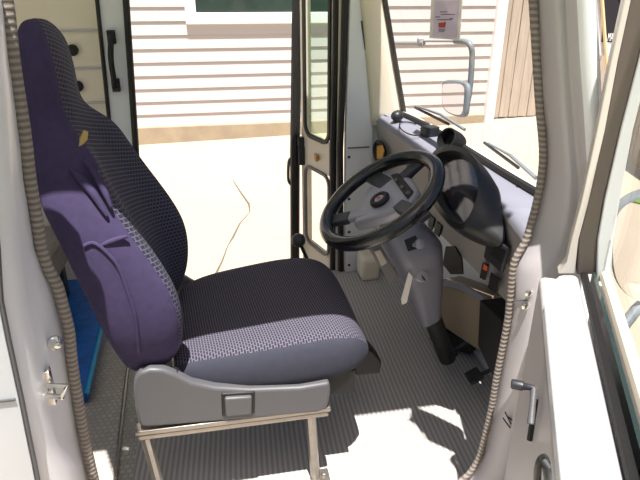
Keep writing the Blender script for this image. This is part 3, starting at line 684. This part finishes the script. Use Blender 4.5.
# round air vent at far end
nx = .700
vc = onX(380, 152, nx); 
MB().lathe([(.040, 0), (.052, 0), (.054, .008), (.044, .012), (.040, .006), (.040, 0)], vc, (-1, -.25, 0), 28).build('air_vent', M['plastic'], dash)
MB().lathe([(0, 0), (.04, .0), (.038, .004), (0, .004)], vc, (-1, -.25, 0), 20).build('vent_back', M['black'], dash)
MB().prism([onX(x, y, nx - .008) for x, y in ((378, 146), (383, 145), (385, 151), (383, 158), (378, 159))], (-.006, 0, 0)).build('vent_fin', M['lamp'], dash, bevel=.003)
fpatch('louvre', ((408, 163), (415, 167), (413, 178), (406, 174)), M['black'], .005)
# gauge hood
BN = Vector((-.80, -.05, .60)).normalized(); BC = onX(457, 189, .635)
def GB(px, py, off=0): return onP(px, py, BC + BN * off, BN)
gq = [(431, 178), (432, 160), (442, 152), (457, 151), (469, 160), (476, 174), (478, 190), (473, 208), (464, 222), (455, 222), (443, 210), (434, 195)]
oq = [(428, 182), (430, 158), (440, 147), (458, 146), (473, 156), (481, 174), (482, 192), (477, 212), (466, 228), (454, 228), (439, 213), (430, 198)]
bq = [(432, 170), (436, 157), (450, 150), (466, 152), (480, 162), (494, 181), (501, 204), (503, 232), (497, 247), (470, 240), (446, 222), (434, 198)]
go = spline([GB(x, y, .012) for x, y in gq], 4, True); gc = sum(go, Vector()) / len(go)
outer = spline([GB(x, y, .004) for x, y in oq], 4, True); oc = sum(outer, Vector()) / len(outer)
rearN = Vector((-.9, .0, .35)).normalized(); RC = onX(475, 190, .700)
rear = spline([onP(x, y, RC, rearN) for x, y in bq], 4, True)
rcen = sum(rear, Vector()) / len(rear)
rowsB = [[gc + (p - gc) * .80 - BN * .045 for p in go], [gc + (p - gc) * .94 - BN * .01 for p in go], go, outer, [a.lerp(c, .45) + Vector((0, 0, .002)) for a, c in zip(outer, rear)], rear, [rcen + (p - rcen) * .86 + Vector((.04, .01, -.03)) for p in rear]]
M['hood'] = mat('hood_black', (19, 19, 21), .45, bump=.15, bscale=500)
hood = MB().loft(rowsB, True, False).build('gauge_hood', M['hood'], dash)
fc = [gc + (p - gc) * .82 - BN * .042 for p in go]
dl = MB().prism(fc, -BN * .004).build('gauge_face', M['dial'], hood)
for px, py, r in ((447, 173, .028), (461, 180, .032), (452, 196, .018)):
    MB().lathe([(0, 0), (r, 0), (r, .003), (r * .9, .004), (r * .88, .002), (0, .002)], GB(px, py, -.036), BN, 24).build('gauge', M['silver'], hood)
    g0 = GB(px, py, -.031); MB().tube([g0, g0 + e1 * r * .4 + Vector((0, 0, r * .6))], .0012, 5).build('needle', M['rinkred'], hood)
    MB().lathe([(0, 0), (r * .88, 0), (r * .88, .0015), (0, .0015)], GB(px, py, -.0345), BN, 24).build('gauge_dial', M['black'], hood)
MB().prism([gc + (p - gc) * .90 - BN * .026 for p in go], BN * .002).build('gauge_lens', M['lens'], hood)
# round pod on the dash top
pc = onZ(454, 143, .79)
MB().lathe([(.0, .012), (.03, .012), (.033, .045), (.038, .045), (.040, .0), (.036, -.02), (0, -.02)], pc, (-.75, -.3, .45), 24).build('gauge_pod', M['black'], dash)
# dash end pieces near doorway
for p in ((485, 161), (518, 187)): MB().lathe([(0, 0), (.006, 0), (.005, .004), (0, .004)], onZ(*p, .772), (0, 0, 1), 10).build('dash_screw', M['black'], dash)
# under-dash: metal box, dark bulkhead
tb = MB(); tb.prism([onX(x, y, .80) for x, y in ((436, 280), (484, 298), (478, 350), (436, 322))], (.12, .02, 0)); tb.build('metal_box', M['metal_tan'], dash, bevel=.004)
MB().prism([onX(x, y, .795) for x, y in ((436, 277), (462, 282), (486, 296), (485, 303), (460, 289), (435, 284))], (-.01, 0, 0)).build('box_flange', M['col'], dash, bevel=.002)
MB().box((.93, 1.70, .24), (.03, 1.40, .48)).build('bulkhead', M['darkblock'], dash)
MB().prism([onX(x, y, .74) for x, y in ((480, 300), (503, 322), (497, 385), (478, 345))], (.18, .0, 0)).build('kick_panel', M['black'], dash)
MB().prism([onZ(x, y, .03) for x, y in ((428, 322), (440, 322), (478, 348), (470, 356), (430, 341))], (0, 0, .06)).build('heater_duct', M['black'], dash, bevel=.006)

# pedals
def pedal(px, py, arm_to, label):
    p = onZ(px, py, .075)
    t = empty('pedal', Vector((p.x, p.y, .07)), label, 'pedal', 'foot pedals')
    rot = Matrix.Rotation(-.5, 3, 'Y')
    MB().box(p, (.05, .06, .012), rot).build('pedal_pad', M['rubber'], t, bevel=.005)
    MB().tube([p + Vector((.005, 0, -.008)), p.lerp(Vector(arm_to), .4) + Vector((0, 0, -.02)), Vector(arm_to)], .007, 8).build('pedal_arm', M['black'], t)
pedal(449, 353, (.90, 1.52, .25), 'rubber-padded pedal nearer the steering column, above the ribbed mat')
pedal(474, 376, (.90, 1.33, .25), 'rubber-padded pedal nearer the open driver doorway, above the ribbed mat')

# ================================================================== SMALL THINGS
gl = empty('door_lever', onZ(316, 283, 0), 'black ball-topped lever standing beside the folding door', 'lever')
bp = onY(298.5, 240, 2.12); bs = onZ(318, 283, .0)
MB().tube([bp, bp.lerp(bs, .5), bs], [.008, .008, .010], 8).build('lever_rod', M['black'], gl)
MB().lathe([(0, -.030), (.018, -.026), (.028, -.012), (.030, 0), (.027, .013), (.017, .024), (0, .028)], bp, (0, 0, 1), 20).build('lever_knob', M['plastic'], gl)

dc = onZ(397, 117, .79)
o = MB().lathe([(0, -.022), (.016, -.020), (.017, -.012), (.024, -.006), (.026, .004), (.022, .016), (.012, .024), (0, .026)], dc, (0, 0, 1), 20).build('dash_camera', M['plastic'])
tag(o, 'small dark ball-shaped camera at the far end of the dashboard', 'camera')
pb = onZ(430, 131, .79)
o = empty('phone_mount', pb + Vector((0, 0, -.018)), 'small black clamp box with a thin cable on the dashboard top', 'device')
MB().box(pb, (.055, .045, .036), Matrix.Rotation(.25, 3, 'Z')).box(pb + Vector((-.0, .035, 0)), (.03, .03, .016)).build('mount_body', M['plastic'], o, bevel=.004)
b = MB()
for k in range(3): b.box(pb + Vector((-.029, -.004, -.008 + k * .008)), (.004, .036, .003), Matrix.Rotation(.25, 3, 'Z'))
b.build('mount_grille', M['gplastic'], o)
MB().tube(spline([pb + Vector((-.02, .02, -.01)), onZ(419, 135.5, .777), onZ(409, 134, .777), onZ(401, 129, .777), onZ(400, 123, .777), onZ(408, 122, .777), onZ(416, 124, .777)]), .0025, 6).build('cable', M['black'], o)

# sheet in a sleeve on the windshield glass
wsx = lambda z: wbs[len(wbs) // 2].x - .235 * (z - .785) / .97
WN = Vector((-1, 0, -.235 / .97)).normalized()
SC = onX(445, 20, .745)
def SG(px, py, off=0): return onP(px, py, SC + WN * off, WN)
sg = empty('notice_sheet', SG(445, 42), 'lilac notice sheet in a clear sleeve stuck on the windshield', 'notice')
MB().prism([SG(x, y) for x, y in ((432, -6), (463, -6), (460, 40), (430, 38))], WN * .002).build('sleeve', M['sleeve'], sg)
MB().prism([SG(x, y, .0025) for x, y in ((435, 1), (459, 1), (456.5, 38), (433, 36.5))], WN * .0015).build('sheet', M['paper'], sg)
MB().prism([SG(x, y, .0045) for x, y in ((438.5, 23), (446, 22), (445, 27.5), (439, 27.5))], WN * .001).build('red_logo', M['rinkred'], sg)
b = MB()
for x0, x1, y in ((438.6, 445, 29), (438.6, 444.6, 30.6), (437, 452, 19.2), (435.5, 440, 16.5), (450, 453, 18), (441, 455, 14), (440, 447, 11.5)):
    b.prism([SG(x0, y, .0045), SG(x1, y, .0045), SG(x1, y + .8, .0045), SG(x0, y + .8, .0045)], WN * .001)
b.build('print_lines', M['ink'], sg)

# cargo behind the seat
bx0 = onZ(103, 315, .06); 
bt2 = MB(); q5 = [onZ(86, 392, .05), onZ(104, 312, .05), onZ(112, 270, .05)]
xr_ = [q.x for q in q5]
o = empty('blue_mat', (-.75, 1.9, 0), 'shiny blue water-patterned vinyl mat on the cargo floor behind the seat', 'mat')
MB().prism([q5[0], q5[2], Vector((-1.25, q5[2].y, .05)), Vector((-1.25, q5[0].y, .05))], (0, 0, -.047)).build('mat_body', M['blue'], o, bevel=.008)
MB().tube([q5[0] + Vector((.004, 0, 0)), q5[1] + Vector((.004, 0, 0)), q5[2] + Vector((.004, 0, 0))], .008, 8).build('mat_edging', M['cyan'], o)
gb0 = onZ(98, 262, .33)
o = MB().box((-.98, 2.05, .275), (.66, .62, .11)).box((-.98, 2.05, .345), (.68, .64, .03)).build('storage_bench', M['cushgrey'], bevel=.02)
for xx, yy in ((-.70, 1.79), (-.70, 2.31), (-1.26, 1.79), (-1.26, 2.31)):
    MB().box((xx, yy, .137), (.04, .04, .17)).build('leg', M['plastic'], o)
tag(o, 'low grey carpeted bench behind the seat, above the blue mat', 'bench')

# ================================================================== LIGHT
sun = bpy.data.lights.new('sun', 'SUN'); sun.energy = 9.0; sun.angle = .009; sun.color = (1, .965, .92)
so = bpy.data.objects.new('sun', sun); COL.objects.link(so)
so.rotation_euler = Vector((.03, .27, -1)).to_track_quat('-Z', 'Y').to_euler()
w = bpy.data.worlds.new('world'); S.world = w; w.use_nodes = True; nt = w.node_tree
bg = nt.nodes['Background']; sk = nt.nodes.new('ShaderNodeTexSky')
sk.sky_type = 'NISHITA'; sk.sun_disc = False; sk.sun_elevation = math.radians(65); sk.sun_rotation = math.radians(180); sk.air_density = 1.0; sk.dust_density = 2.5
nt.links.new(sk.outputs[0], bg.inputs[0]); bg.inputs[1].default_value = .085

S.view_settings.view_transform = 'Standard'; S.view_settings.look = 'None'; S.view_settings.gamma = 1; S.view_settings.use_curve_mapping = False
S.view_settings.exposure = .40
